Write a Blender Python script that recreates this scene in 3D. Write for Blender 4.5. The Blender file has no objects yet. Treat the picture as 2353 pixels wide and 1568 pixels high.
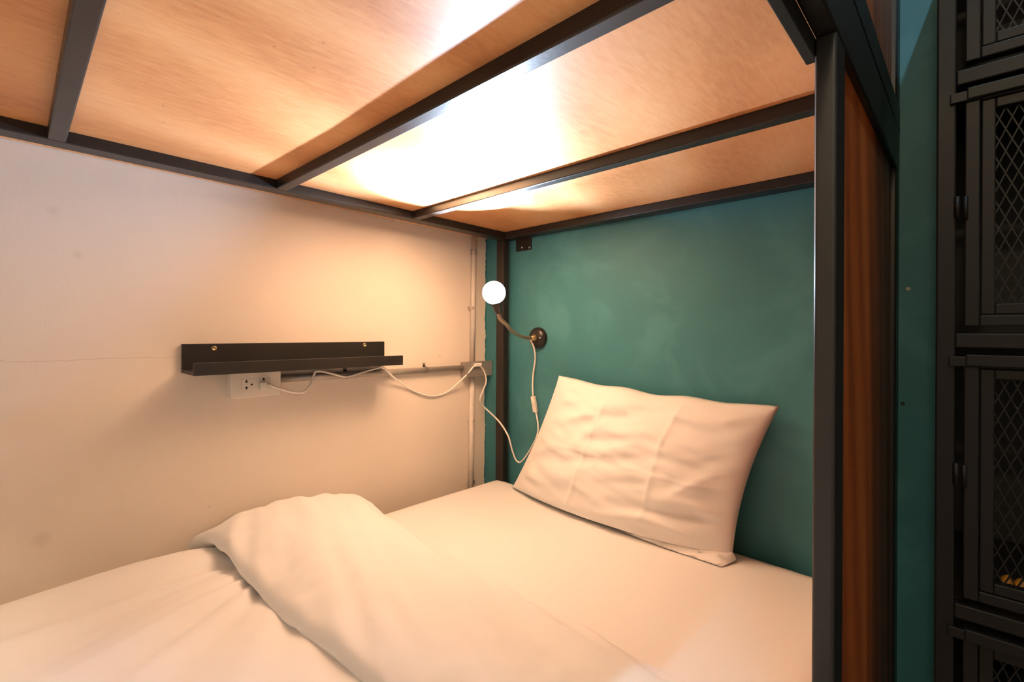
import bpy, bmesh, math, random
from mathutils import Vector, Matrix, noise

random.seed(7)
SC = bpy.context.scene
COL = SC.collection

# ---------------------------------------------------------------- camera
F_PX, YAW, CX, CY, ROLL = 1097.0, math.radians(43.8), 1176.5, 763.0, 0.0052
CAM = Vector((0, 0, 1.05))
AX = Vector((-math.sin(YAW), math.cos(YAW), 0))
RT = Vector((math.cos(YAW), math.sin(YAW), 0))
UP = Vector((0, 0, 1))
cd = bpy.data.cameras.new('camera')
cam = bpy.data.objects.new('camera', cd)
COL.objects.link(cam)
cd.sensor_width = 36.0
cd.sensor_fit = 'HORIZONTAL'
cd.lens = F_PX / 2353 * 36
cd.shift_y = (CY - 784.0) / 2353
cd.clip_start = 0.02
c_, s_ = math.cos(ROLL), math.sin(ROLL)
cxv, cyv, czv = RT * c_ + UP * s_, UP * c_ - RT * s_, -AX
cam.matrix_world = Matrix(((cxv.x, cyv.x, czv.x, CAM.x), (cxv.y, cyv.y, czv.y, CAM.y),
                           (cxv.z, cyv.z, czv.z, CAM.z), (0, 0, 0, 1)))
SC.camera = cam


def px(u, v, axis, val):
    """direction of a photo pixel met with the plane axis = val"""
    du, dv = u - CX, v - CY
    a, b = c_ * du + s_ * dv, -s_ * du + c_ * dv
    d = AX + RT * (a / F_PX) - UP * (b / F_PX)
    i = 'xyz'.index(axis)
    return CAM + d * ((val - CAM[i]) / d[i])


# ---------------------------------------------------------------- world, exposure
w = bpy.data.worlds.new('world')
SC.world = w
w.use_nodes = True
w.node_tree.nodes['Background'].inputs[0].default_value = (0.5, 0.6, 0.7, 1)
w.node_tree.nodes['Background'].inputs[1].default_value = 0.02
SC.view_settings.view_transform = 'Standard'
SC.view_settings.look = 'None'
SC.view_settings.exposure = 1.53
SC.view_settings.gamma = 1.0
SC.view_settings.use_curve_mapping = False
SC.cycles.use_denoising = True
SC.cycles.max_bounces = 8
SC.cycles.diffuse_bounces = 6
SC.cycles.glossy_bounces = 3
SC.cycles.use_adaptive_sampling = True
SC.cycles.adaptive_threshold = 0.03
SC.cycles.use_light_tree = True
SC.cycles.sample_clamp_indirect = 10.0

TUBE_WATTS, FILL_DOME_WATTS = 3.8, 13.0
LAMP_CORE, LAMP_SPILL, LAMP_SIDE = 50.0, 27.0, 6.0


# ---------------------------------------------------------------- materials
def nd(nt, kind, **kw):
    n = nt.nodes.new(kind)
    for k, v in kw.items():
        if k.startswith('i_'):
            n.inputs[k[2:].replace('_', ' ')].default_value = v
        else:
            setattr(n, k, v)
    return n


def ramp(nt, stops):
    r = nt.nodes.new('ShaderNodeValToRGB')
    el = r.color_ramp.elements
    while len(el) < len(stops):
        el.new(0.5)
    for e, (p, c) in zip(el, stops):
        e.position = p
        e.color = (*c, 1) if len(c) == 3 else c
    return r


def base(name, color, rough=0.5, metal=0.0, spec=0.5):
    m = bpy.data.materials.new(name)
    m.use_nodes = True
    b = m.node_tree.nodes['Principled BSDF']
    b.inputs['Base Color'].default_value = (*color, 1)
    b.inputs['Roughness'].default_value = rough
    b.inputs['Metallic'].default_value = metal
    b.inputs['Specular IOR Level'].default_value = spec
    return m, m.node_tree, b


def mapping(nt, scale=(1, 1, 1), loc=(0, 0, 0)):
    g = nt.nodes.new('ShaderNodeNewGeometry')
    mp = nt.nodes.new('ShaderNodeMapping')
    mp.inputs['Scale'].default_value = scale
    mp.inputs['Location'].default_value = loc
    nt.links.new(g.outputs['Position'], mp.inputs['Vector'])
    return mp


def mix(nt, fac, a, b):
    n = nt.nodes.new('ShaderNodeMix')
    n.data_type = 'RGBA'
    for sock, v in ((n.inputs[0], fac), (n.inputs[6], a), (n.inputs[7], b)):
        if isinstance(v, bpy.types.NodeSocket):
            nt.links.new(v, sock)
        elif isinstance(v, (int, float)):
            sock.default_value = v
        else:
            sock.default_value = (*v, 1)
    return n.outputs[2]


def mth(nt, op, a, b=None, clamp=False):
    n = nt.nodes.new('ShaderNodeMath')
    n.operation = op
    n.use_clamp = clamp
    for sock, v in zip(n.inputs, (a, b)):
        if v is None:
            continue
        if isinstance(v, bpy.types.NodeSocket):
            nt.links.new(v, sock)
        else:
            sock.default_value = v
    return n.outputs[0]


def bump(nt, b, height, strength, dist):
    n = nt.nodes.new('ShaderNodeBump')
    n.inputs['Strength'].default_value = strength
    n.inputs['Distance'].default_value = dist
    nt.links.new(height, n.inputs['Height'])
    nt.links.new(n.outputs[0], b.inputs['Normal'])


def noise_tex(nt, vec, scale, detail=3, rough=0.5, dist=0.0):
    n = nt.nodes.new('ShaderNodeTexNoise')
    n.inputs['Scale'].default_value = scale
    n.inputs['Detail'].default_value = detail
    n.inputs['Roughness'].default_value = rough
    n.inputs['Distortion'].default_value = dist
    nt.links.new(vec, n.inputs['Vector'])
    return n.outputs[0]


GREEN = (0.049, 0.205, 0.245)
GREEN2 = (0.064, 0.240, 0.285)


def m_wall_white():
    m, nt, b = base('painted_plaster_white', (0.70, 0.68, 0.66), 0.75, spec=0.25)
    mp = mapping(nt)
    blot = noise_tex(nt, mp.outputs[0], 3.0, 4, 0.6)
    col = mix(nt, blot, (0.67, 0.605, 0.535), (0.75, 0.690, 0.625))
    # hairline crack running level across the plaster
    sep = nd(nt, 'ShaderNodeSeparateXYZ')
    nt.links.new(mp.outputs[0], sep.inputs[0])
    wob = noise_tex(nt, mp.outputs[0], 9.0, 5, 0.7)
    zc = mth(nt, 'ADD', sep.outputs[2], mth(nt, 'MULTIPLY', mth(nt, 'SUBTRACT', wob, 0.5), 0.022))
    dz = mth(nt, 'ABSOLUTE', mth(nt, 'SUBTRACT', zc, 0.985))
    crack = mth(nt, 'SUBTRACT', 1.0, mth(nt, 'MULTIPLY', dz, 900.0), True)
    before = mth(nt, 'LESS_THAN', sep.outputs[1], 0.30)
    crack = mth(nt, 'MULTIPLY', mth(nt, 'MULTIPLY', crack, before), 0.45)
    col = mix(nt, crack, col, (0.30, 0.26, 0.23))
    # a few finger smudges
    for (u, v, r, s) in ((178, 586, 0.013, 0.22), (122, 484, 0.015, 0.18), (95, 1240, 0.02, 0.25), (340, 1285, 0.006, 0.3),
                         (1010, 818, 0.008, 0.3), (480, 1165, 0.006, 0.3)):
        p = px(u, v, 'x', -1.38)
        d = nd(nt, 'ShaderNodeVectorMath', operation='DISTANCE')
        nt.links.new(mp.outputs[0], d.inputs[0])
        d.inputs[1].default_value = p
        k = mth(nt, 'SUBTRACT', 1.0, mth(nt, 'DIVIDE', d.outputs['Value'], r), True)
        k = mth(nt, 'MULTIPLY', mth(nt, 'MULTIPLY', k, s * 2.2), wob)
        col = mix(nt, k, col, (0.38, 0.33, 0.29))
    # green paint slopped over the inside corner with a ragged edge
    mp2 = mapping(nt, (1, 1, 1))
    rag = noise_tex(nt, mp2.outputs[0], 26.0, 3, 0.6)
    yy = mth(nt, 'ADD', sep.outputs[1], mth(nt, 'MULTIPLY', mth(nt, 'SUBTRACT', rag, 0.5), 0.020))
    g = mth(nt, 'GREATER_THAN', yy, 1.286)
    col = mix(nt, g, col, GREEN)
    nt.links.new(col, b.inputs['Base Color'])
    mp3 = mapping(nt, (1, 1, 0.3))
    h = noise_tex(nt, mp3.outputs[0], 170.0, 3, 0.6)
    h2 = noise_tex(nt, mp.outputs[0], 14.0, 3, 0.5)
    bump(nt, b, mth(nt, 'ADD', mth(nt, 'MULTIPLY', h, 0.30), h2), 0.22, 0.003)
    return m


def m_wall_green():
    m, nt, b = base('teal_wall_paint', GREEN, 0.5, spec=0.35)
    mp = mapping(nt)
    n1 = noise_tex(nt, mp.outputs[0], 4.0, 4, 0.55, 0.6)
    r = ramp(nt, [(0.36, tuple(v * 0.92 for v in GREEN)), (0.50, GREEN), (0.60, GREEN2)])
    nt.links.new(n1, r.inputs[0])
    # a chip of bare plaster beside the locker
    sep = r.outputs[0]
    for (u, v, rad, c) in ((2087, 664, 0.0035, (0.55, 0.5, 0.38)), (2074, 928, 0.004, (0.02, 0.03, 0.03))):
        d = nd(nt, 'ShaderNodeVectorMath', operation='DISTANCE')
        nt.links.new(mp.outputs[0], d.inputs[0])
        d.inputs[1].default_value = px(u, v, 'y', 1.292)
        k = mth(nt, 'LESS_THAN', d.outputs['Value'], rad)
        sep = mix(nt, k, sep, c)
    nt.links.new(sep, b.inputs['Base Color'])
    mp3 = mapping(nt, (1, 1, 0.35))
    h = noise_tex(nt, mp3.outputs[0], 190.0, 3, 0.6)
    h2 = noise_tex(nt, mp.outputs[0], 16.0, 3, 0.5)
    bump(nt, b, mth(nt, 'ADD', mth(nt, 'MULTIPLY', h, 0.4), h2), 0.3, 0.003)
    return m


def m_plywood(name, dark, mid, light, stretch, rough=0.46, scale=1.0):
    m, nt, b = base(name, mid, rough, spec=0.55)
    mp = mapping(nt, stretch)
    warp = noise_tex(nt, mp.outputs[0], 0.9 * scale, 2, 0.5)
    fig = nd(nt, 'ShaderNodeTexWave', wave_type='BANDS', bands_direction='DIAGONAL')
    fig.inputs['Scale'].default_value = 0.9 * scale
    fig.inputs['Distortion'].default_value = 9.0
    fig.inputs['Detail'].default_value = 3.0
    fig.inputs['Detail Scale'].default_value = 0.7
    nt.links.new(mp.outputs[0], fig.inputs['Vector'])
    mpf = mapping(nt, tuple(v * (0.55 if v == min(stretch) else 1.0) for v in stretch))
    fine = noise_tex(nt, mpf.outputs[0], 55.0 * scale, 4, 0.7)
    k = mth(nt, 'ADD', mth(nt, 'MULTIPLY', fig.outputs['Fac'], 0.22), mth(nt, 'MULTIPLY', fine, 0.45))
    k = mth(nt, 'ADD', k, mth(nt, 'MULTIPLY', warp, 0.35))
    r = ramp(nt, [(0.30, dark), (0.52, mid), (0.75, light)])
    nt.links.new(k, r.inputs[0])
    mpd = mapping(nt)
    fleck = noise_tex(nt, mpd.outputs[0], 75.0, 2, 0.5)
    fk = mth(nt, 'GREATER_THAN', fleck, 0.76)
    col = mix(nt, mth(nt, 'MULTIPLY', fk, 0.5), r.outputs[0], tuple(x * 0.35 for x in dark))
    nt.links.new(col, b.inputs['Base Color'])
    bump(nt, b, fine, 0.12, 0.001)
    return m


def m_black(name, color=(0.017, 0.0155, 0.015), rough=0.38, wear=True, spec=0.45):
    m, nt, b = base(name, color, rough, spec=spec)
    mp = mapping(nt)
    n = noise_tex(nt, mp.outputs[0], 7.0, 4, 0.6)
    col = mix(nt, n, tuple(x * 0.75 for x in color), tuple(x * 1.5 for x in color))
    if wear:
        f = noise_tex(nt, mp.outputs[0], 55.0, 3, 0.6)
        k = mth(nt, 'MULTIPLY', mth(nt, 'GREATER_THAN', f, 0.765), 0.35)
        col = mix(nt, k, col, (0.10, 0.09, 0.085))
    nt.links.new(col, b.inputs['Base Color'])
    rr = mth(nt, 'ADD', mth(nt, 'MULTIPLY', n, 0.25), rough - 0.12)
    nt.links.new(rr, b.inputs['Roughness'])
    h = noise_tex(nt, mp.outputs[0], 120.0, 2, 0.5)
    bump(nt, b, h, 0.12, 0.001)
    return m


def m_cloth(name, color):
    m, nt, b = base(name, color, 0.85, spec=0.15)
    mp = mapping(nt)
    n = noise_tex(nt, mp.outputs[0], 5.0, 3, 0.5)
    col = mix(nt, n, tuple(x * 0.97 for x in color), color)
    nt.links.new(col, b.inputs['Base Color'])
    b.inputs['Sheen Weight'].default_value = 0.08
    h = noise_tex(nt, mp.outputs[0], 60.0, 4, 0.6)
    bump(nt, b, h, 0.10, 0.002)
    return m


def m_simple(name, color, rough=0.5, metal=0.0, spec=0.5, var=0.12, scale=30.0):
    m, nt, b = base(name, color, rough, metal, spec)
    mp = mapping(nt)
    n = noise_tex(nt, mp.outputs[0], scale, 3, 0.6)
    col = mix(nt, n, tuple(x * (1 - var) for x in color), tuple(min(1, x * (1 + var)) for x in color))
    nt.links.new(col, b.inputs['Base Color'])
    return m


def m_emit(name, color, strength):
    m, nt, b = base(name, (0.9, 0.9, 0.9), 0.3)
    b.inputs['Emission Color'].default_value = (*color, 1)
    b.inputs['Emission Strength'].default_value = strength
    m.cycles.emission_sampling = 'NONE'
    return m


M = dict(
    white=m_wall_white(), green=m_wall_green(),
    ply=m_plywood('varnished_plywood', (0.56, 0.240, 0.088), (0.72, 0.357, 0.150), (0.81, 0.475, 0.23), (2.4, 0.9, 2.4)),
    panel=m_plywood('stained_wood_panel', (0.22, 0.042, 0.006), (0.38, 0.082, 0.013), (0.50, 0.14, 0.030), (3.0, 3.0, 0.35), 0.4, 2.6),
    frame=m_black('black_frame_paint', (0.016, 0.0135, 0.0120)), locker=m_black('black_locker_paint', (0.0085, 0.0066, 0.0057), 0.45, True, 0.20),
    shelf=m_black('black_shelf_laminate', (0.012, 0.0105, 0.0095), 0.5, False),
    sheet=m_cloth('white_cotton_sheet', (0.80, 0.81, 0.82)), duvet=m_cloth('white_cotton_duvet', (0.80, 0.81, 0.82)),
    pillow=m_cloth('white_cotton_pillowcase', (0.80, 0.795, 0.79)),
    plastic=m_simple('white_plastic', (0.74, 0.71, 0.66), 0.4, var=0.04), cord=m_simple('white_cord_plastic', (0.80, 0.77, 0.72), 0.45, var=0.04),
    steel=m_simple('galvanised_steel', (0.42, 0.39, 0.36), 0.42, 0.55, var=0.3, scale=22), painted=m_simple('painted_over_conduit', (0.60, 0.57, 0.53), 0.6, 0.0, var=0.15, scale=40),
    brass=m_simple('brass', (0.55, 0.40, 0.22), 0.35, 0.9), goose=m_simple('gooseneck_metal', (0.42, 0.33, 0.24), 0.4, 0.8),
    blackpl=m_simple('black_plastic', (0.016, 0.014, 0.013), 0.32), hole=m_simple('dark_slot', (0.01, 0.006, 0.004), 0.8),
    bulb=m_emit('lit_bulb', (0.88, 0.97, 1.10), 1.6), dome=m_emit('lit_fill_dome', (1.0, 0.76, 0.46), 6.0), tube=m_emit('lit_tube', (0.68, 0.95, 1.12), 6.0),
    floor=m_simple('grey_floor', (0.42, 0.36, 0.30), 0.5, var=0.2, scale=5), ceil=m_simple('white_ceiling', (0.72, 0.71, 0.69), 0.8, var=0.05, scale=4),
    inner=m_simple('dark_locker_interior', (0.012, 0.010, 0.009), 0.6), orange=m_simple('orange_rubber', (0.62, 0.24, 0.02), 0.5, var=0.25),
    blue=m_simple('dark_blue_fabric', (0.045, 0.065, 0.11), 0.9, var=0.5, scale=60),
)


# ---------------------------------------------------------------- builders
def wloc(o):
    v = Vector(o.location)
    p = o.parent
    while p:
        v += p.location
        p = p.parent
    return v


def obj(name, bm, mat, parent=None, smooth=False):
    """world-space bmesh -> one mesh object with its origin at the base of its own bounds"""
    xs = [v.co for v in bm.verts]
    lo = Vector((min(c.x for c in xs), min(c.y for c in xs), min(c.z for c in xs)))
    hi = Vector((max(c.x for c in xs), max(c.y for c in xs), max(c.z for c in xs)))
    o0 = Vector(((lo.x + hi.x) / 2, (lo.y + hi.y) / 2, lo.z))
    bmesh.ops.translate(bm, verts=bm.verts, vec=-o0)
    me = bpy.data.meshes.new(name)
    if smooth:
        for f in bm.faces:
            f.smooth = True
    bm.to_mesh(me)
    bm.free()
    me.materials.append(M[mat])
    o = bpy.data.objects.new(name, me)
    COL.objects.link(o)
    o.parent = parent
    o.location = o0 - (wloc(parent) if parent else Vector())
    return o


def thing(name, label, cat, loc, group=None):
    o = bpy.data.objects.new(name, None)
    COL.objects.link(o)
    o.empty_display_size = 0.05
    o.location = loc
    tag(o, label, cat, group)
    return o


def tag(o, label, cat, group=None):
    o['label'] = label
    o['category'] = cat
    if group:
        o['group'] = group
    return o


def struct(o):
    o['kind'] = 'structure'
    return o


def box(lo, hi, bev=0.0, seg=2, bm=None):
    new = bmesh.new()
    bmesh.ops.create_cube(new, size=1.0)
    lo, hi = Vector(lo), Vector(hi)
    for v in new.verts:
        v.co = Vector((lo[i] + (v.co[i] + 0.5) * (hi[i] - lo[i]) for i in range(3)))
    if bev:
        bmesh.ops.bevel(new, geom=new.edges[:], offset=bev, segments=seg, profile=0.5, affect='EDGES')
    if bm is None:
        return new
    me = bpy.data.meshes.new('t')
    new.to_mesh(me)
    new.free()
    bm.from_mesh(me)
    bpy.data.meshes.remove(me)
    return bm


def merge(*bms):
    out = bmesh.new()
    for b in bms:
        me = bpy.data.meshes.new('t')
        b.to_mesh(me)
        b.free()
        out.from_mesh(me)
        bpy.data.meshes.remove(me)
    return out


def spline(pts, per=8):
    """Catmull-Rom through the points"""
    pts = [Vector(p) for p in pts]
    P = [pts[0] * 2 - pts[1]] + pts + [pts[-1] * 2 - pts[-2]]
    out = []
    for i in range(1, len(P) - 2):
        p0, p1, p2, p3 = P[i - 1], P[i], P[i + 1], P[i + 2]
        for k in range(per):
            t = k / per
            out.append(0.5 * ((2 * p1) + (p2 - p0) * t + (2 * p0 - 5 * p1 + 4 * p2 - p3) * t * t + (3 * p1 - p0 - 3 * p2 + p3) * t ** 3))
    out.append(pts[-1])
    return out


def tube(path, r, seg=10, rings=None):
    """swept round tube; r may be a number or a list per point"""
    bm = bmesh.new()
    path = [Vector(p) for p in path]
    n = len(path)
    up = None
    loops = []
    for i, p in enumerate(path):
        t = (path[min(i + 1, n - 1)] - path[max(i - 1, 0)]).normalized()
        if up is None:
            up = t.orthogonal().normalized()
        else:
            up = (up - t * up.dot(t))
            up = up.normalized() if up.length > 1e-6 else t.orthogonal().normalized()
        side = t.cross(up)
        rr = r[i] if isinstance(r, (list, tuple)) else r
        loops.append([bm.verts.new(p + (up * math.cos(a) + side * math.sin(a)) * rr)
                      for a in (2 * math.pi * k / seg for k in range(seg))])
    for a, b in zip(loops, loops[1:]):
        for k in range(seg):
            bm.faces.new((a[k], a[(k + 1) % seg], b[(k + 1) % seg], b[k]))
    bm.faces.new(loops[0][::-1])
    bm.faces.new(loops[-1])
    return bm


def lathe(prof, origin, axis, seg=32):
    """profile of (radius, height) turned round an axis"""
    bm = bmesh.new()
    axis = Vector(axis).normalized()
    e1 = axis.orthogonal().normalized()
    e2 = axis.cross(e1)
    O = Vector(origin)
    loops = []
    for (r, h) in prof:
        if r < 1e-5:
            loops.append([bm.verts.new(O + axis * h)])
        else:
            loops.append([bm.verts.new(O + axis * h + (e1 * math.cos(a) + e2 * math.sin(a)) * r)
                          for a in (2 * math.pi * k / seg for k in range(seg))])
    for a, b in zip(loops, loops[1:]):
        for k in range(seg):
            k2 = (k + 1) % seg
            if len(a) == 1 and len(b) > 1:
                bm.faces.new((a[0], b[k2], b[k]))
            elif len(b) == 1 and len(a) > 1:
                bm.faces.new((a[k], a[k2], b[0]))
            elif len(a) > 1:
                bm.faces.new((a[k], a[k2], b[k2], b[k]))
    bmesh.ops.recalc_face_normals(bm, faces=bm.faces)
    return bm


# ---------------------------------------------------------------- the room
WX, WY = -1.38, 1.292            # white wall plane, teal wall plane
struct(obj('wall_left', box((WX - 0.1, -2.6, 0), (WX, WY + 0.1, 2.8)), 'white'))
struct(obj('wall_back', box((WX, WY, 0), (1.9, WY + 0.1, 2.8)), 'green'))
struct(obj('wall_right', box((1.8, -2.6, 0), (1.9, WY, 2.8)), 'ceil'))
struct(obj('wall_front', box((WX, -2.7, 0), (1.9, -2.6, 2.8)), 'ceil'))
struct(obj('floor', box((WX - 0.1, -2.7, -0.1), (1.9, WY + 0.1, 0)), 'floor'))
struct(obj('ceiling', box((WX - 0.1, -2.7, 2.8), (1.9, WY + 0.1, 2.9)), 'ceil'))

# tube light on the ceiling over the aisle
t = thing('ceiling_tube_light', 'white fluorescent tube light on the ceiling over the aisle', 'ceiling light', (0.27, 0.15, 2.735))
obj('housing', box((0.235, -0.47, 2.752), (0.305, 0.77, 2.80), 0.006), 'plastic', t)
obj('tube', tube([(0.27, -0.43, 2.738), (0.27, 0.73, 2.738)], 0.013, 12), 'tube', t, True)

ld = bpy.data.lights.new('tube_glow', 'AREA')
ld.shape, ld.size, ld.size_y, ld.energy, ld.color = 'RECTANGLE', 0.026, 1.16, TUBE_WATTS, (0.68, 0.95, 1.12)
lo = bpy.data.objects.new('tube_glow', ld)
COL.objects.link(lo)
lo.parent = t
lo.location = Vector((0.27, 0.15, 2.722)) - t.location

# unseen warm dome lamp, added to brighten the teal strip beside the lockers
t = thing('added_fill_dome', 'added warm dome fill lamp, out of view on the ceiling down the aisle', 'ceiling light', (0.10, -2.0, 2.70))
obj('rim', lathe([(0.0, 0.0), (0.15, 0.0), (0.15, 0.03), (0.13, 0.035), (0.0, 0.035)], (0.10, -2.0, 2.80), (0, 0, -1), 32), 'plastic', t, True)
obj('dome', lathe([(0.125, 0.035), (0.118, 0.06), (0.09, 0.085), (0.05, 0.097), (0.0, 0.10)], (0.10, -2.0, 2.80), (0, 0, -1), 32), 'dome', t, True)

ld = bpy.data.lights.new('fill_dome_glow', 'AREA')
ld.shape, ld.size, ld.energy, ld.color = 'DISK', 0.22, FILL_DOME_WATTS, (1.0, 0.76, 0.46)
lo = bpy.data.objects.new('fill_dome_glow', ld)
COL.objects.link(lo)
lo.parent = t
lo.location = Vector((0.10, -2.0, 2.695)) - t.location

# ---------------------------------------------------------------- bunk bed
ZB, ZP = 1.390, 1.415            # underside of the deck tubes / of the plywood
LX0, LX1 = -1.275, -1.228        # wall-side rail
RX0, RX1 = -0.130, -0.108        # aisle-side rail
PY0, PY1 = 0.634, 0.685          # near post


def sag(bm):
    for v in bm.verts:
        k = min(1.0, max(0.0, (-v.co.x - 0.11) / 1.1))
        v.co.z += 0.009 * (WY - v.co.y) * k
    return bm


bed = thing('bunk_bed', 'black steel bunk bed with plywood underside and stained wood end panel', 'bunk bed', (-0.69, 0.3, 0))
BV = 0.0025
Y0 = -0.76
obj('deck_panel', sag(box((WX + 0.004, Y0 + 0.01, ZP), (RX0 + 0.004, WY - 0.008, ZP + 0.012))), 'ply', bed)  # extended unseen past the rail to the wall to block leaking light
obj('wall_side_rail', sag(box((LX0, Y0, ZB), (LX1, WY - 0.004, ZP), BV)), 'frame', bed)
obj('head_rail', box((LX1, WY - 0.052, ZB), (RX0, WY - 0.004, ZP), BV), 'frame', bed)
obj('foot_rail', sag(box((LX1, Y0, ZB), (RX0, Y0 + 0.05, ZP), BV)), 'frame', bed)
for y in (-0.40, 0.041, 0.4435, 0.8400):
    obj('cross_beam', sag(box((LX1, y, ZB), (RX0, y + 0.0255, ZP), BV)), 'frame', bed)
obj('aisle_side_rail', box((RX0, Y0, ZB), (RX1, WY - 0.004, 1.4735), BV), 'frame', bed)
obj('aisle_top_rail', box((RX0 + 0.0, Y0, 1.4735), (RX1 + 0.0004, WY - 0.004, 1.5235), BV), 'frame', bed)
obj('curtain_rail', box((-0.1415, Y0, 1.3680), (-0.1298, 0.650, 1.392), 0.0012), 'frame', bed)
# posts
obj('post', box((RX0, PY0, 0.0), (RX1, PY1, ZB), 0.004, 3), 'frame', bed, False)
obj('post', box((RX0, WY - 0.058, 0.0), (RX1, WY - 0.006, ZB), 0.003), 'frame', bed)
obj('post', box((-1.277, WY - 0.047, 0.0), (-1.237, WY - 0.020, ZB), 0.003), 'frame', bed)
obj('post', box((-1.277, Y0, 0.0), (-1.237, Y0 + 0.027, ZB), 0.003), 'frame', bed)
obj('post', box((RX0, Y0, 0.0), (RX1, Y0 + 0.05, ZB), 0.003), 'frame', bed)
obj('post', box((RX0, WY - 0.058, 1.5235), (RX1, WY - 0.006, 2.05), 0.003), 'frame', bed)
obj('post', box((RX0, PY0, 1.5235), (RX1, PY1, 2.05), 0.003), 'frame', bed)
obj('guard_top_rail', box((RX0, PY1, 2.0), (RX1, WY - 0.058, 2.05), 0.003), 'frame', bed)
# wood infill panels on the aisle side
o = obj('end_panel', box((-0.129, PY1 - 0.002, 0.10), (-0.117, WY - 0.056, ZB + 0.004)), 'panel', bed)
o['label'] = 'orange brown stained wood panel beside the near post'
o = obj('guard_panel', box((-0.129, PY1 - 0.002, 1.5225), (-0.117, WY - 0.056, 2.002)), 'panel', bed)
o['label'] = 'stained wood panel of the upper bunk'
# lower bunk frame and slab
obj('lower_side_rail', box((RX0, Y0 + 0.05, 0.235), (RX1, PY0, 0.285), BV), 'frame', bed)
obj('lower_wall_rail', box((-1.277, Y0 + 0.027, 0.235), (-1.252, WY - 0.047, 0.285), BV), 'frame', bed)
for y in (Y0 + 0.06, -0.25, 0.25, 0.75, 1.21):
    obj('lower_beam', box((-1.252, y, 0.26), (RX0, y + 0.025, 0.285), BV), 'frame', bed)
obj('lower_deck_panel', box((-1.277, Y0 + 0.03, 0.285), (-0.131, WY - 0.048, 0.299)), 'ply', bed)
# mounting tab on the teal wall
a, b_ = px(1188, 549, 'y', WY), px(1222, 574, 'y', WY)
tab = obj('mounting_tab', box((a.x, WY - 0.006, b_.z), (b_.x, WY, ZB + 0.001), 0.001), 'frame', bed)
for u in (1200, 1217):
    p = px(u, 569, 'y', WY - 0.006)
    obj('bolt', lathe([(0.0, 0.003), (0.003, 0.0028), (0.0036, 0.0)], (p.x, WY - 0.0062, p.z), (0, -1, 0), 10), 'steel', tab, True)

# ---------------------------------------------------------------- mattress in a fitted sheet
def mattress():
    x0, x1, y0, y1, z0, z1, R = -1.300, -0.136, -0.70, 1.282, 0.299, 0.503, 0.055
    nx, ny = 90, 130
    bm = bmesh.new()
    prof = []
    top = []
    grid = []
    for i in range(nx + 1):
        row = []
        for j in range(ny + 1):
            # squircle style shell: top sheet folding down over the edges
            u, v = i / nx * 2 - 1, j / ny * 2 - 1
            hx, hy = (x1 - x0) / 2, (y1 - y0) / 2
            ex, ey = 0.17, 0.12                      # share of the parameter given to the sides

            def side(s, h, e):
                a = abs(s)
                sg = 1 if s >= 0 else -1
                if a <= 1 - e:
                    return sg * (h - R) * a / (1 - e), 0.0
                q = (a - (1 - e)) / e                # 0..1 over the rounded edge and wall
                L1, L2 = R * math.pi / 2, (z1 - z0) - R
                d = q * (L1 + L2)
                if d < L1:
                    th = d / R
                    return sg * (h - R + R * math.sin(th)), R * (1 - math.cos(th))
                return sg * h, R + (d - L1)
            xx, dx = side(u, hx, ex)
            yy, dy = side(v, hy, ey)
            x = (x0 + x1) / 2 + xx
            y = (y0 + y1) / 2 + yy
            z = z1 - max(dx, dy, min(z1 - z0, math.hypot(dx, dy)))
            z = max(z, z0)
            # tension wrinkles of the sheet near the aisle edge and soft undulation
            s = noise.noise(Vector((x * 2.0, y * 2.0, 3.0))) * 0.006
            k = max(0.0, min(1.0, (x + 0.42) / 0.25))
            wv = math.sin((x * 0.9 - y * 0.55) * 95 + 4 * noise.noise(Vector((x * 5, y * 5, 0)))) * noise.noise(Vector((x * 7, y * 7, 9)))
            z += s + k * wv * 0.0022
            row.append(bm.verts.new((x, y, z)))
        grid.append(row)
    for i in range(nx):
        for j in range(ny):
            bm.faces.new((grid[i][j], grid[i + 1][j], grid[i + 1][j + 1], grid[i][j + 1]))
    return bm


mt = obj('mattress', mattress(), 'sheet', None, True)
tag(mt, 'single mattress in a smooth white fitted sheet on the lower bunk', 'mattress')

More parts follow.
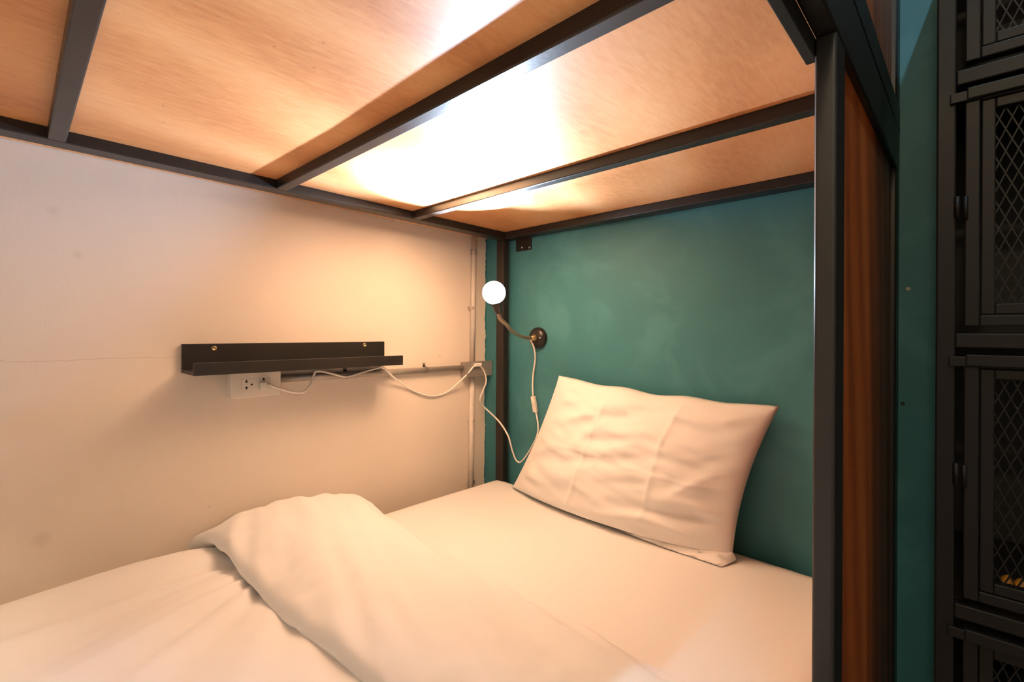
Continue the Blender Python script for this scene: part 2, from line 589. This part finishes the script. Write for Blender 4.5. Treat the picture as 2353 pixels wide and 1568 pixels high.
# ---------------------------------------------------------------- duvet with its top turned back
def duvet():
    keys = [(-0.70, .498), (-0.66, .535), (-.5, .552), (-.2, .557), (.05, .557), (.2, .556), (.29, .552), (.345, .545), (.372, .540),
            (.352, .548), (.326, .553), (.309, .563), (.311, .580), (.332, .594), (.40, .606), (.48, .609), (.56, .602),
            (.62, .588), (.665, .566), (.692, .538), (.694, .515), (.675, .506), (.60, .504)]
    prof = spline([(0, y, z) for (y, z) in keys], 7)
    n = len(prof)
    strip0 = 8 * 7
    nx = 150
    xl, xr = -1.352, -0.142
    bm = bmesh.new()
    grid = []
    for i in range(nx + 1):
        x = xl + (xr - xl) * i / nx
        row = []
        # how far over the wall-side edge
        d = max(0.0, -1.215 - x)
        dr = max(0.0, x + 0.20)
        for j, p in enumerate(prof):
            y, z = p.y, p.z
            strip = j >= strip0
            near = max(0.0, min(1.0, (0.55 - y) / 0.25)) if strip else max(0.0, min(1.0, (y - 0.1) / 0.2))
            far = max(0.0, min(1.0, (y - 0.5) / 0.2)) if strip else 0.0
            y += near * (0.060 * (x + 1.17) - 0.004) + near * 0.010 * noise.noise(Vector((x * 4, 1.5, 0)))
            y += far * (0.020 * math.exp(-((x + 1.25) / 0.12) ** 2) - 0.012 + 0.010 * noise.noise(Vector((x * 3.3, 8.5, 0))))
            h = z - 0.505
            amp = min(1.0, max(0.0, h / 0.035))
            if strip:
                # the turned-back part is thicker towards the wall and has lengthwise puckers
                z += amp * (0.012 * max(0.0, min(1.0, (-x - 0.9) / 0.3)) - 0.010 * max(0.0, min(1.0, (x + 0.85) / 0.4)))
                q = x * 0.28 + y
                z += amp * (0.0080 * noise.noise(Vector((x * 2.2, q * 15, 2))) + 0.022 * (0.3 - abs(noise.noise(Vector((x * 1.8 + 4, q * 11, 6))))))
                z += amp * 0.0050 * noise.noise(Vector((x * 5 + 3, q * 34, 5)))
                z += amp * 0.0024 * noise.noise(Vector((x * 30, y * 26, 5)))
                z += amp * 0.0060 * math.exp(-((y - 0.345) / 0.035) ** 2) * noise.noise(Vector((x * 28, 2, 5)))
            else:
                # soft folds fanning out from under the turn-back
                ang = math.atan2(y - 0.50, x + 1.13)
                rad = math.hypot(y - 0.50, x + 1.13)
                rg = 0.35 - abs(noise.noise(Vector((ang * 4.2 + 1.0, rad * 1.1, 3))))
                z += amp * min(1.0, rad / 0.30) * 0.046 * rg * (0.55 + 0.45 * noise.noise(Vector((x * 2, y * 2, 1))))
                z += amp * min(1.0, rad / 0.35) * (0.014 * noise.noise(Vector((ang * 3.6, rad * 1.2, 7))) + 0.011 * noise.noise(Vector((ang * 9, rad * 1.8, 1))))
                z += amp * 0.003 * noise.noise(Vector((x * 9, y * 6, 4)))
            z -= 3.9 * d * d * (0.75 if strip else 1.0)
            z -= 2.0 * dr * dr
            row.append(bm.verts.new((x, y, z)))
        grid.append(row)
    for i in range(nx):
        for j in range(n - 1):
            bm.faces.new((grid[i][j], grid[i + 1][j], grid[i + 1][j + 1], grid[i][j + 1]))
    # closed wall-side end of the turned-back roll
    bmesh.ops.recalc_face_normals(bm, faces=bm.faces)
    return bm


dv = obj('duvet', duvet(), 'duvet', None, True)
tag(dv, 'white duvet turned back at the top across the lower bunk', 'duvet')

# ---------------------------------------------------------------- pillow
def pillow():
    BL, BR = Vector((-1.150, 1.205, .508)), Vector((-0.408, 1.190, .508))
    TL, TR = Vector((-0.992, 1.262, .905)), Vector((-0.326, 1.262, .876))
    N, K = 110, 74
    bm = bmesh.new()
    sides = []
    nrm = Vector((0.0, -1.0, 0.10)).normalized()

    def surf(u, v, front):
        p = BL.lerp(BR, u).lerp(TL.lerp(TR, u), v)
        # edges drawn in between the corners
        ax = (BR - BL) * 1.0
        cu, cv = 4 * u * (1 - u), 4 * v * (1 - v)
        p = p + Vector((1, 0, -0.03)) * (0.020 * cv * (1 - u) ** 2 - 0.020 * cv * u ** 2)
        p.z += -0.012 * cu * v ** 2 + 0.004 * math.sin(u * 21) * v ** 3 * cu
        p.y -= 0.040 * cu * (1 - v) ** 3
        t = (max(0, cu) ** (0.55 if u < 0.5 else 0.40)) * (max(0, cv) ** 0.46)
        e = min(1.0, 8 * min(u, 1 - u)) * min(1.0, 8 * min(v, 1 - v))
        if front:
            th = 0.088 * t
            # wrinkles: folds pulling from the right edge and the top middle, pressed crease lines
            w1 = noise.noise(Vector((u * 3.2 + v * 2.0, v * 9 - u * 3.5, 1)))
            w2 = noise.noise(Vector((u * 6 + 5, v * 14 + u * 6, 4)))
            w3 = noise.noise(Vector((u * 12, v * 12, 2)))
            w4 = 0.3 - abs(noise.noise(Vector((u * 2.6 + v * 3.2, v * 5.5 - u * 4.2, 12))))
            th += e * 0.016 * w4 * (0.4 + 0.6 * u)
            th += e * (0.0095 * w1 * (0.5 + u) + 0.0060 * w2 + 0.0030 * w3)
            # deep fold low on the right
            th -= e * 0.016 * math.exp(-((v - 0.20 - 0.03 * math.sin(u * 9)) / 0.035) ** 2) * max(0, min(1, (u - 0.6) / 0.2))
            th += e * 0.010 * math.exp(-((v - 0.27 - 0.03 * math.sin(u * 9)) / 0.05) ** 2) * max(0, min(1, (u - 0.6) / 0.2))
            for uc in (0.375, 0.70):
                th += e * 0.0042 * math.exp(-((u - uc - 0.012 * math.sin(v * 6)) / 0.0060) ** 2)
            th += e * 0.0022 * math.exp(-((v - 0.46 - 0.03 * math.sin(u * 5)) / 0.010) ** 2) * (1 if u > 0.35 else u / 0.35)
            return p + nrm * th
        return p - nrm * (0.018 * t)
    for front in (True, False):
        g = [[bm.verts.new(surf(i / N, j / K, front)) for j in range(K + 1)] for i in range(N + 1)]
        for i in range(N):
            for j in range(K):
                f = (g[i][j], g[i + 1][j], g[i + 1][j + 1], g[i][j + 1])
                bm.faces.new(f if front else f[::-1])
    bmesh.ops.remove_doubles(bm, verts=bm.verts, dist=0.0004)
    return bm


pl = obj('pillow', pillow(), 'pillow', None, True)
tag(pl, 'white pillow with pressed creases leaning against the teal wall', 'pillow')


def hem():
    # the open end of the pillowcase, a flat flap along the foot of the pillow at its aisle end
    bm = bmesh.new()
    A = [px(1420, 1219, 'z', .508), px(1520, 1257, 'z', .507), px(1600, 1284, 'z', .507), px(1657, 1303, 'z', .507), px(1692, 1290, 'z', .509)]
    B = [Vector((p.x - 0.01, 1.19, .516)) for p in A]
    lo = [bm.verts.new(p) for p in A]
    up = [bm.verts.new(p.lerp(q, 0.35) + Vector((0, 0, 0.009))) for p, q in zip(A, B)]
    tp = [bm.verts.new(q + Vector((0, 0, 0.012))) for q in B]
    for a, b in ((lo, up), (up, tp)):
        for k in range(len(a) - 1):
            bm.faces.new((a[k], a[k + 1], b[k + 1], b[k]))
    bmesh.ops.solidify(bm, geom=bm.faces[:], thickness=0.004)
    bmesh.ops.subdivide_edges(bm, edges=bm.edges[:], cuts=2, use_grid_fill=True, smooth=0.3)
    return bm


obj('pillowcase_flap', hem(), 'pillow', pl, True)

# ---------------------------------------------------------------- black wall shelf
sh = thing('wall_shelf', 'narrow black picture ledge screwed to the white wall above the socket', 'shelf', (WX + 0.06, 0.555, 0.948))
S0, S1, SZ = 0.2805, 0.8300, 0.9465
obj('back_board', box((WX + 0.0005, S0, SZ), (WX + 0.0125, S1, 1.0165), 0.0008), 'shelf', sh)
obj('shelf_board', box((WX + 0.0125, S0, SZ), (WX + 0.110, S1, SZ + 0.009), 0.0008), 'shelf', sh)
obj('front_lip', box((WX + 0.110, S0, SZ), (WX + 0.1195, S1, SZ + 0.0290), 0.0008), 'shelf', sh)
for u, v in ((492, 801), (838, 793)):
    p = px(u, v, 'x', WX + 0.0125)
    s = obj('screw', lathe([(0.0, 0.0002), (0.0022, 0.0002), (0.0030, 0.0016), (0.0056, 0.0018), (0.0062, 0.0)], (WX + 0.0126, p.y, p.z), (1, 0, 0), 16), 'brass', sh, True)

# ---------------------------------------------------------------- socket outlet
ou = thing('power_outlet', 'white two-gang socket in a surface box under the black shelf', 'socket', (WX + 0.02, 0.438, 0.870))
a = px(531, 918, 'x', WX + 0.04)
b_ = px(645, 907, 'x', WX + 0.04)
OY0, OY1, OZ0 = a.y, b_.y, 0.8765
OZ1 = OZ0 + 0.0675
obj('back_box', box((WX + 0.0003, OY0 + 0.002, OZ0 + 0.002), (WX + 0.034, OY1 - 0.002, OZ1 - 0.002), 0.002), 'plastic', ou)
obj('face_plate', box((WX + 0.034, OY0, OZ0), (WX + 0.0405, OY1, OZ1), 0.0022, 3), 'plastic', ou)
SF = WX + 0.0405
a = px(556, 897, 'x', SF)
b_ = px(622, 868, 'x', SF)
ins = obj('socket_insert', box((SF - 0.001, a.y, a.z), (SF + 0.0012, b_.y, b_.z), 0.0006), 'plastic', ou)


def slot(u, v, kind):
    p = px(u, v, 'x', SF + 0.0012)
    bm = bmesh.new()
    if kind == 'round':
        pts = [(0.0026 * math.cos(k * math.pi / 5), 0.0026 * math.sin(k * math.pi / 5)) for k in range(10)]
    else:
        s = 1 if kind == 'up' else -1
        pts = [(-0.0038, -0.0028 * s), (0.0038, -0.0028 * s), (0.0016, 0.0008 * s), (0.0012, 0.004 * s), (-0.0012, 0.004 * s), (-0.0016, 0.0008 * s)]
        if s < 0:
            pts = pts[::-1]
    lo = [bm.verts.new((p.x - 0.0008, p.y + yy, p.z + zz)) for yy, zz in pts]
    hi = [bm.verts.new((p.x + 0.0003, p.y + yy, p.z + zz)) for yy, zz in pts]
    bm.faces.new(hi)
    for k in range(len(pts)):
        k2 = (k + 1) % len(pts)
        bm.faces.new((lo[k], lo[k2], hi[k2], hi[k]))
    obj('slot', bm, 'hole', ins)


slot(566.5, 877, 'up')
slot(566.5, 892, 'down')
slot(578.5, 884, 'round')
slot(606, 872, 'up')
slot(606, 887, 'down')

# ---------------------------------------------------------------- conduits and junction box
def clip(parent, mat, c, along, r):
    """pressed saddle: half hoop over the pipe with a screwed ear"""
    c = Vector(c)
    al = Vector(along)
    n = Vector((1, 0, 0))
    sd = n.cross(al)
    bm = bmesh.new()
    path = [c - sd * (r + 0.014) - n * r * .95, c - sd * (r + 0.002) - n * r * .95]
    for k in range(9):
        th = math.pi * k / 8
        path.append(c - sd * math.cos(th) * (r + 0.0012) + n * (math.sin(th) * (r + 0.0012)))
    path.append(c + sd * (r + 0.003) - n * r * .95)
    L = [[bm.verts.new(p + al * s) for p in path] for s in (-0.0055, 0.0055)]
    for k in range(len(path) - 1):
        bm.faces.new((L[0][k], L[0][k + 1], L[1][k + 1], L[1][k]))
    bmesh.ops.solidify(bm, geom=bm.faces[:], thickness=0.0012)
    o = obj('saddle_clip', bm, mat, parent)
    obj('screw', lathe([(0, 0.0028), (0.0022, 0.0024), (0.0034, 0.0)], c - sd * (r + 0.009) - n * (r * .95 - 0.001), n, 10), 'steel', o, True)


cp = thing('conduit_pipe', 'thin painted vertical conduit pipe in the corner of the white wall', 'pipe', (WX + 0.011, 1.205, 0.3))
CR = 0.0100
yv0, yv1 = px(1088, 600, 'x', WX + CR).y, px(1081, 1100, 'x', WX + CR).y
obj('upper_pipe', tube([(WX + CR + .0005, yv0 + 0.002, 1.413), (WX + CR + .0005, (yv0 + yv1) / 2, 0.932)], CR, 14), 'painted', cp, True)
obj('lower_pipe', tube([(WX + CR + .0005, (yv0 + yv1) / 2, 0.888), (WX + CR + .0005, yv1, 0.30)], CR, 14), 'painted', cp, True)
obj('coupling', tube([(WX + CR + .0005, yv0 + .001, 1.345), (WX + CR + .0005, yv0, 1.365)], CR + 0.002, 14), 'steel', cp, True)
for v in (708, 968, 1110):
    p = px(1084, v, 'x', WX + CR)
    clip(cp, 'painted', (WX + CR, p.y, p.z), (0, 0, 1), CR)

ch = thing('conduit_pipe', 'horizontal grey conduit pipe from the socket box to the junction box', 'pipe', (WX + 0.011, 0.85, 0.90))
obj('pipe', tube([(WX + CR + .0005, OY1 - 0.001, 0.917), (WX + CR + .0005, 0.80, 0.9165), (WX + CR + .0005, 1.160, 0.9145)], CR, 14), 'steel', ch, True)
for u, v in ((796, 862), (978, 855)):
    p = px(u, v, 'x', WX + CR)
    clip(ch, 'steel', (WX + CR, p.y, 0.9155), (0, -1, 0), CR)

jb = thing('junction_box', 'small galvanised junction box in the corner where the conduits meet', 'junction box', (WX + 0.02, 1.22, 0.882))
obj('body', box((WX + 0.0003, 1.160, 0.883), (WX + 0.037, 1.286, 0.936), 0.002), 'steel', jb)
obj('lid', box((WX + 0.037, 1.158, 0.881), (WX + 0.0395, 1.288, 0.938), 0.001), 'steel', jb)
for y, z in ((1.168, 0.930), (1.279, 0.889)):
    obj('screw', lathe([(0, 0.0022), (0.0022, 0.0018), (0.0032, 0.0)], (WX + 0.0393, y, z), (1, 0, 0), 10), 'brass', jb, True)

# ---------------------------------------------------------------- reading lamp
BP = px(1239, 777, 'y', WY)
HEAD = px(1135, 673, 'y', 0.965)             # centre of the glowing bulb
AIM = Vector((0.15, -0.48, 0.86)).normalized()
rl = thing('reading_lamp', 'lit gooseneck reading lamp on a round black base on the teal wall', 'lamp', (BP.x, WY - 0.01, BP.z - 0.04))
obj('wall_base', lathe([(0.0375, 0.0), (0.0385, 0.006), (0.036, 0.014), (0.029, 0.020), (0.016, 0.024), (0.0, 0.025)],
                       (BP.x, WY - 0.0003, BP.z), (0, -1, 0), 40), 'blackpl', rl, True)
obj('collar', lathe([(0.0125, 0.0), (0.0125, 0.006), (0.009, 0.009), (0.0075, 0.018), (0.0, 0.019)], (BP.x - 0.003, WY - 0.0235, BP.z), (0, -1, 0), 24), 'brass', rl, True)
p = px(1262 - 6, 777, 'y', WY - 0.018)
obj('screw', lathe([(0, 0.002), (0.0025, 0.0015), (0.0032, 0.0)], (BP.x + 0.022, WY - 0.0215, BP.z + 0.001), (0.3, -1, 0), 10), 'steel', rl, True)
NB = HEAD - AIM * 0.060                        # back of the head
neck = spline([(BP.x - 0.003, WY - 0.040, BP.z), px(1205, 776, 'y', 1.195), px(1180, 764, 'y', 1.10), px(1163, 746, 'y', 1.04),
               NB - AIM * 0.012 + Vector((0, 0, -0.010)), NB], 10)
obj('gooseneck', tube(neck, 0.0062, 12), 'goose', rl, True)
obj('lamp_head', lathe([(0.0, -0.066), (0.009, -0.066), (0.0125, -0.062), (0.0140, -0.040), (0.0210, -0.031), (0.0225, -0.026), (0.0, -0.026)],
                       HEAD, AIM, 36), 'blackpl', rl, True)
bulb = [(0.034 * math.cos(math.radians(t)), 0.034 * math.sin(math.radians(t))) for t in range(-50, 90, 7)]
obj('bulb', lathe(bulb + [(0.0, 0.034)], HEAD, AIM, 32), 'bulb', rl, True)

BEAM = Vector((0.09, -0.43, 0.90)).normalized()
SIDE = Vector((0.70, 0.0, 0.72)).normalized()
SPILL = Vector((0.40, -0.85, 0.31)).normalized()
for nm, e, ang, bl, aim in (('bulb_beam', LAMP_CORE, 80, 0.25, BEAM), ('bulb_spill', LAMP_SPILL, 130, 1.0, SPILL), ('bulb_side', LAMP_SIDE, 98, 1.0, SIDE)):
    rot = (-aim).to_track_quat('Z', 'Y')
    ld = bpy.data.lights.new(nm, 'SPOT')
    ld.energy = e
    ld.spot_size = math.radians(ang)
    ld.spot_blend = bl
    ld.shadow_soft_size = 0.012
    ld.color = (0.86, 0.96, 1.14) if nm == 'bulb_beam' else (0.80, 0.97, 1.24)
    lo = bpy.data.objects.new(nm, ld)
    COL.objects.link(lo)
    lo.parent = rl
    lo.rotation_mode = 'QUATERNION'
    lo.rotation_quaternion = rot
    lo.location = HEAD + AIM * 0.050 - wloc(rl)

# plug and cord
pg = px(607, 880, 'x', SF + 0.012)
obj('power_plug', merge(box((SF + 0.0014, pg.y - 0.010, 0.8945), (SF + 0.018, pg.y + 0.006, 0.9165), 0.003, 3),
                        box((SF + 0.006, pg.y + 0.004, 0.900), (SF + 0.016, pg.y + 0.016, 0.911), 0.003, 3)), 'plastic', rl, True)
xw = WX + 0.006
cord1 = [(SF + 0.012, pg.y + 0.015, 0.9055)]
for u, v, x in ((640, 893, -1.318), (672, 902, -1.318), (697, 902, -1.320), (713, 885, -1.325), (720, 865, -1.330), (729, 853, -1.335), (760, 858, -1.350),
                (795, 866, -1.3555), (830, 857, -1.352), (865, 847, -1.345), (880, 845, -1.345), (905, 868, -1.360), (940, 893, xw), (970, 906, xw), (1000, 910, xw), (1030, 900, xw),
                (1062, 872, -1.350), (1080, 853, -1.340), (1090, 842, -1.336), (1104, 842, -1.336), (1114, 858, -1.336), (1117, 878, -1.336), (1109, 900, -1.345), (1103, 920, -1.345)):
    cord1.append(px(u, v, 'x', x))
for u, v, y in ((1112, 935, 1.262), (1130, 952, 1.245), (1150, 973, 1.235), (1168, 1003, 1.235), (1177, 1035, 1.24), (1185, 1056, 1.245), (1194, 1063, 1.248), (1206, 1053, 1.25),
                (1222, 1028, 1.255), (1234, 1002, 1.262), (1237, 980, 1.27), (1232, 950, 1.275)):
    cord1.append(px(u, v, 'y', y))
SW0, SW1 = px(1231, 948, 'y', 1.278), px(1225, 911, 'y', 1.278)
cord2 = [SW1, px(1224, 885, 'y', 1.280), px(1226, 855, 'y', 1.282), px(1230, 825, 'y', 1.278), px(1227, 800, 'y', 1.262), Vector((BP.x - 0.011, WY - 0.036, BP.z - 0.006))]
obj('power_cord', merge(tube(spline(cord1 + [SW0], 6), 0.0031, 8), tube(spline(cord2, 6), 0.0031, 8)), 'cord', rl, True)


def switch():
    a, b = SW0, SW1
    d = (b - a).normalized()
    n = Vector((0, -1, 0))
    s = d.cross(n).normalized()
    bm = box((-0.0085, -0.0065, 0), (0.0085, 0.0065, (b - a).length), 0.003, 3)
    for v in bm.verts:
        c = v.co.copy()
        v.co = a + s * c.x + n * c.y + d * c.z
    return bm


sw = obj('inline_switch', switch(), 'cord', rl, True)
mid = (SW0 + SW1) / 2
obj('rocker', box((mid.x - 0.004, mid.y - 0.0085, mid.z - 0.007), (mid.x + 0.004, mid.y - 0.0055, mid.z + 0.007), 0.0012), 'plastic', sw)
cc = px(1097, 838, 'x', -1.338)
obj('cord_clip', box((-1.3405, cc.y - 0.016, cc.z - 0.007), (-1.330, cc.y + 0.016, cc.z + 0.006), 0.002), 'cord', rl)

# ---------------------------------------------------------------- steel mesh lockers
LK = thing('locker_cabinet', 'black steel locker cabinet with diamond mesh doors beside the bunk', 'locker', (0.28, 1.1, 0))
LY, LD = 0.92, 1.262
XL = -0.0356
PITCH, RT0 = 0.3725, 1.0514
PW = 0.0207
COLW = 0.330
TOP = RT0 + 2 * PITCH
rows = [0.290, 0.6705, RT0, 1.4215]      # top of the rail under each door
xs = [XL + k * (COLW + 0.0) for k in range(3)]
for x in xs:
    obj('upright', box((x, LY, 0.0), (x + PW, LY + 0.022, TOP), 0.0022), 'locker', LK)
for k in range(2):
    for z in rows + [TOP, 0.06]:
        obj('rail', box((xs[k] + PW, LY, z - 0.0205), (xs[k + 1], LY + 0.022, z), 0.0018), 'locker', LK)
for z in rows + [TOP]:
    obj('shelf', box((XL + 0.004, LY + 0.022, z - 0.004), (xs[2] + PW - 0.004, LD, z)), 'inner', LK)
obj('side_panel', box((XL, LY + 0.022, 0), (XL + 0.0025, LD, TOP)), 'locker', LK)
obj('side_panel', box((xs[2] + PW - 0.0025, LY + 0.022, 0), (xs[2] + PW, LD, TOP)), 'locker', LK)
obj('divider', box((xs[1] + 0.008, LY + 0.022, 0), (xs[1] + 0.0105, LD, TOP)), 'inner', LK)
obj('back_panel', box((XL, LD, 0), (xs[2] + PW, LD + 0.003, TOP)), 'inner', LK)


def ring(x0, x1, z0, z1, wx, wz0, wz1, y0, y1, bev):
    return merge(box((x0, y0, z0), (x0 + wx, y1, z1), bev), box((x1 - wx, y0, z0), (x1, y1, z1), bev),
                 box((x0 + wx, y0, z0), (x1 - wx, y1, z0 + wz0), bev), box((x0 + wx, y0, z1 - wz1), (x1 - wx, y1, z1), bev))


def diamond_mesh(x0, x1, z0, z1, y):
    bm = bmesh.new()
    W, H, t = 0.0122, 0.030, 0.0008
    for s in (1, -1):
        k = -40
        while k < 60:
            # line x = xa + s*(z - z0)*W/H
            xa = x0 + k * W
            pts = []
            zs = z0
            ze = z1
            lo_, hi_ = xa, xa + s * (z1 - z0) * W / H
            za, zb = z0, z1
            # clip in x
            def zat(x):
                return z0 + (x - xa) * s * H / W
            if s > 0:
                za, zb = max(za, zat(x0)), min(zb, zat(x1))
            else:
                za, zb = max(za, zat(x1)), min(zb, zat(x0))
            if zb - za > 0.002:
                A = Vector((xa + s * (za - z0) * W / H, y, za))
                B = Vector((xa + s * (zb - z0) * W / H, y, zb))
                d = (B - A).normalized()
                n = Vector((0, 1, 0))
                q = d.cross(n) * t
                nn = n * t * 1.3 + Vector((0, 0.0006 * s, 0))
                vs = [bm.verts.new(P + a * q + b * nn) for P in (A, B) for a, b in ((-1, -1), (1, -1), (1, 1), (-1, 1))]
                for f in ((0, 1, 5, 4), (1, 2, 6, 5), (2, 3, 7, 6), (3, 0, 4, 7)):
                    bm.faces.new([vs[i] for i in f])
            k += 1
    bmesh.ops.recalc_face_normals(bm, faces=bm.faces)
    return bm


def door(x0, x1, zr, zn):
    z0, z1 = zr + 0.0100, zn - 0.0330
    dx0, dx1 = x0 + 0.0090, x1 - 0.004
    d = obj('door', ring(dx0, dx1, z0, z1, 0.0155, 0.0150, 0.0150, LY + 0.001, LY + 0.020, 0.0016), 'locker', LK)
    obj('inner_frame', ring(dx0 + 0.0165, dx1 - 0.0165, z0 + 0.016, z1 - 0.016, 0.0140, 0.0145, 0.0135, LY + 0.0025, LY + 0.018, 0.0015), 'locker', d)
    obj('mesh_panel', diamond_mesh(dx0 + 0.028, dx1 - 0.028, z0 + 0.028, z1 - 0.027, LY + 0.012), 'locker', d)
    obj('top_flange', merge(box((x0 - 0.0065, LY - 0.005, z1 - 0.0135), (dx0 + 0.016, LY + 0.0005, z1 + 0.0005), 0.0012),
                            box((dx0 + 0.002, LY - 0.007, z1 - 0.0125), (dx1, LY + 0.0005, z1 + 0.0035), 0.0014)), 'locker', d)
    for zc in ((z0 + z1) / 2 + 0.004,):
        obj('hinge', merge(tube([(x0 + 0.0015, LY - 0.0015, zc - 0.015), (x0 + 0.0015, LY - 0.0015, zc + 0.015)], 0.0032, 10),
                           tube([(dx0 + 0.001, LY - 0.0015, zc - 0.018), (dx0 + 0.001, LY - 0.0015, zc + 0.014)], 0.0028, 10)), 'locker', d, True)
    return d


for k in range(2):
    for zr, zn in zip(rows, rows[1:] + [TOP]):
        door(xs[k] + PW, xs[k + 1], zr, zn)


def pebble(c, rx, ry, rz, seed):
    bm = bmesh.new()
    bmesh.ops.create_icosphere(bm, subdivisions=3, radius=1.0)
    for v in bm.verts:
        k = 1 + 0.10 * noise.noise(v.co * 1.6 + Vector((seed, 0, 0)))
        v.co = Vector(c) + Vector((v.co.x * rx * k, v.co.y * ry * k, v.co.z * rz * k))
    lo = min(v.co.z for v in bm.verts)
    for v in bm.verts:
        v.co.z += c[2] - rz - lo
    return bm


# what is seen through the mesh
zf = rows[1] + 0.0005
p1, p2 = px(2314, 1341, 'z', zf + 0.0115), px(2343, 1348, 'z', zf + 0.0105)
tag(obj('orange_ball', pebble((p1.x, p1.y, zf + 0.0115), 0.0080, 0.012, 0.0115, 1), 'orange', None, True),
    'small orange rounded object behind the mesh door, left of two', 'ball', 'orange objects in the locker')
tag(obj('orange_ball', pebble((p2.x + 0.002, p2.y, zf + 0.0105), 0.0085, 0.012, 0.0105, 4), 'orange', None, True),
    'small orange rounded object behind the mesh door, right of two', 'ball', 'orange objects in the locker')


def bundle():
    bm = bmesh.new()
    bmesh.ops.create_icosphere(bm, subdivisions=4, radius=1.0)
    zf = rows[0] + 0.0005
    for v in bm.verts:
        k = 1 + 0.22 * noise.noise(v.co * 2.1 + Vector((3, 5, 0))) + 0.08 * noise.noise(v.co * 6)
        v.co = Vector((0.135 + v.co.x * 0.115 * k, 1.09 + v.co.y * 0.10 * k, zf + 0.12 + max(-0.12, v.co.z * 0.135 * k)))
    return bm


tag(obj('clothes_bundle', bundle(), 'blue', None, True), 'dark blue bundle of cloth inside the lowest visible locker', 'clothes')
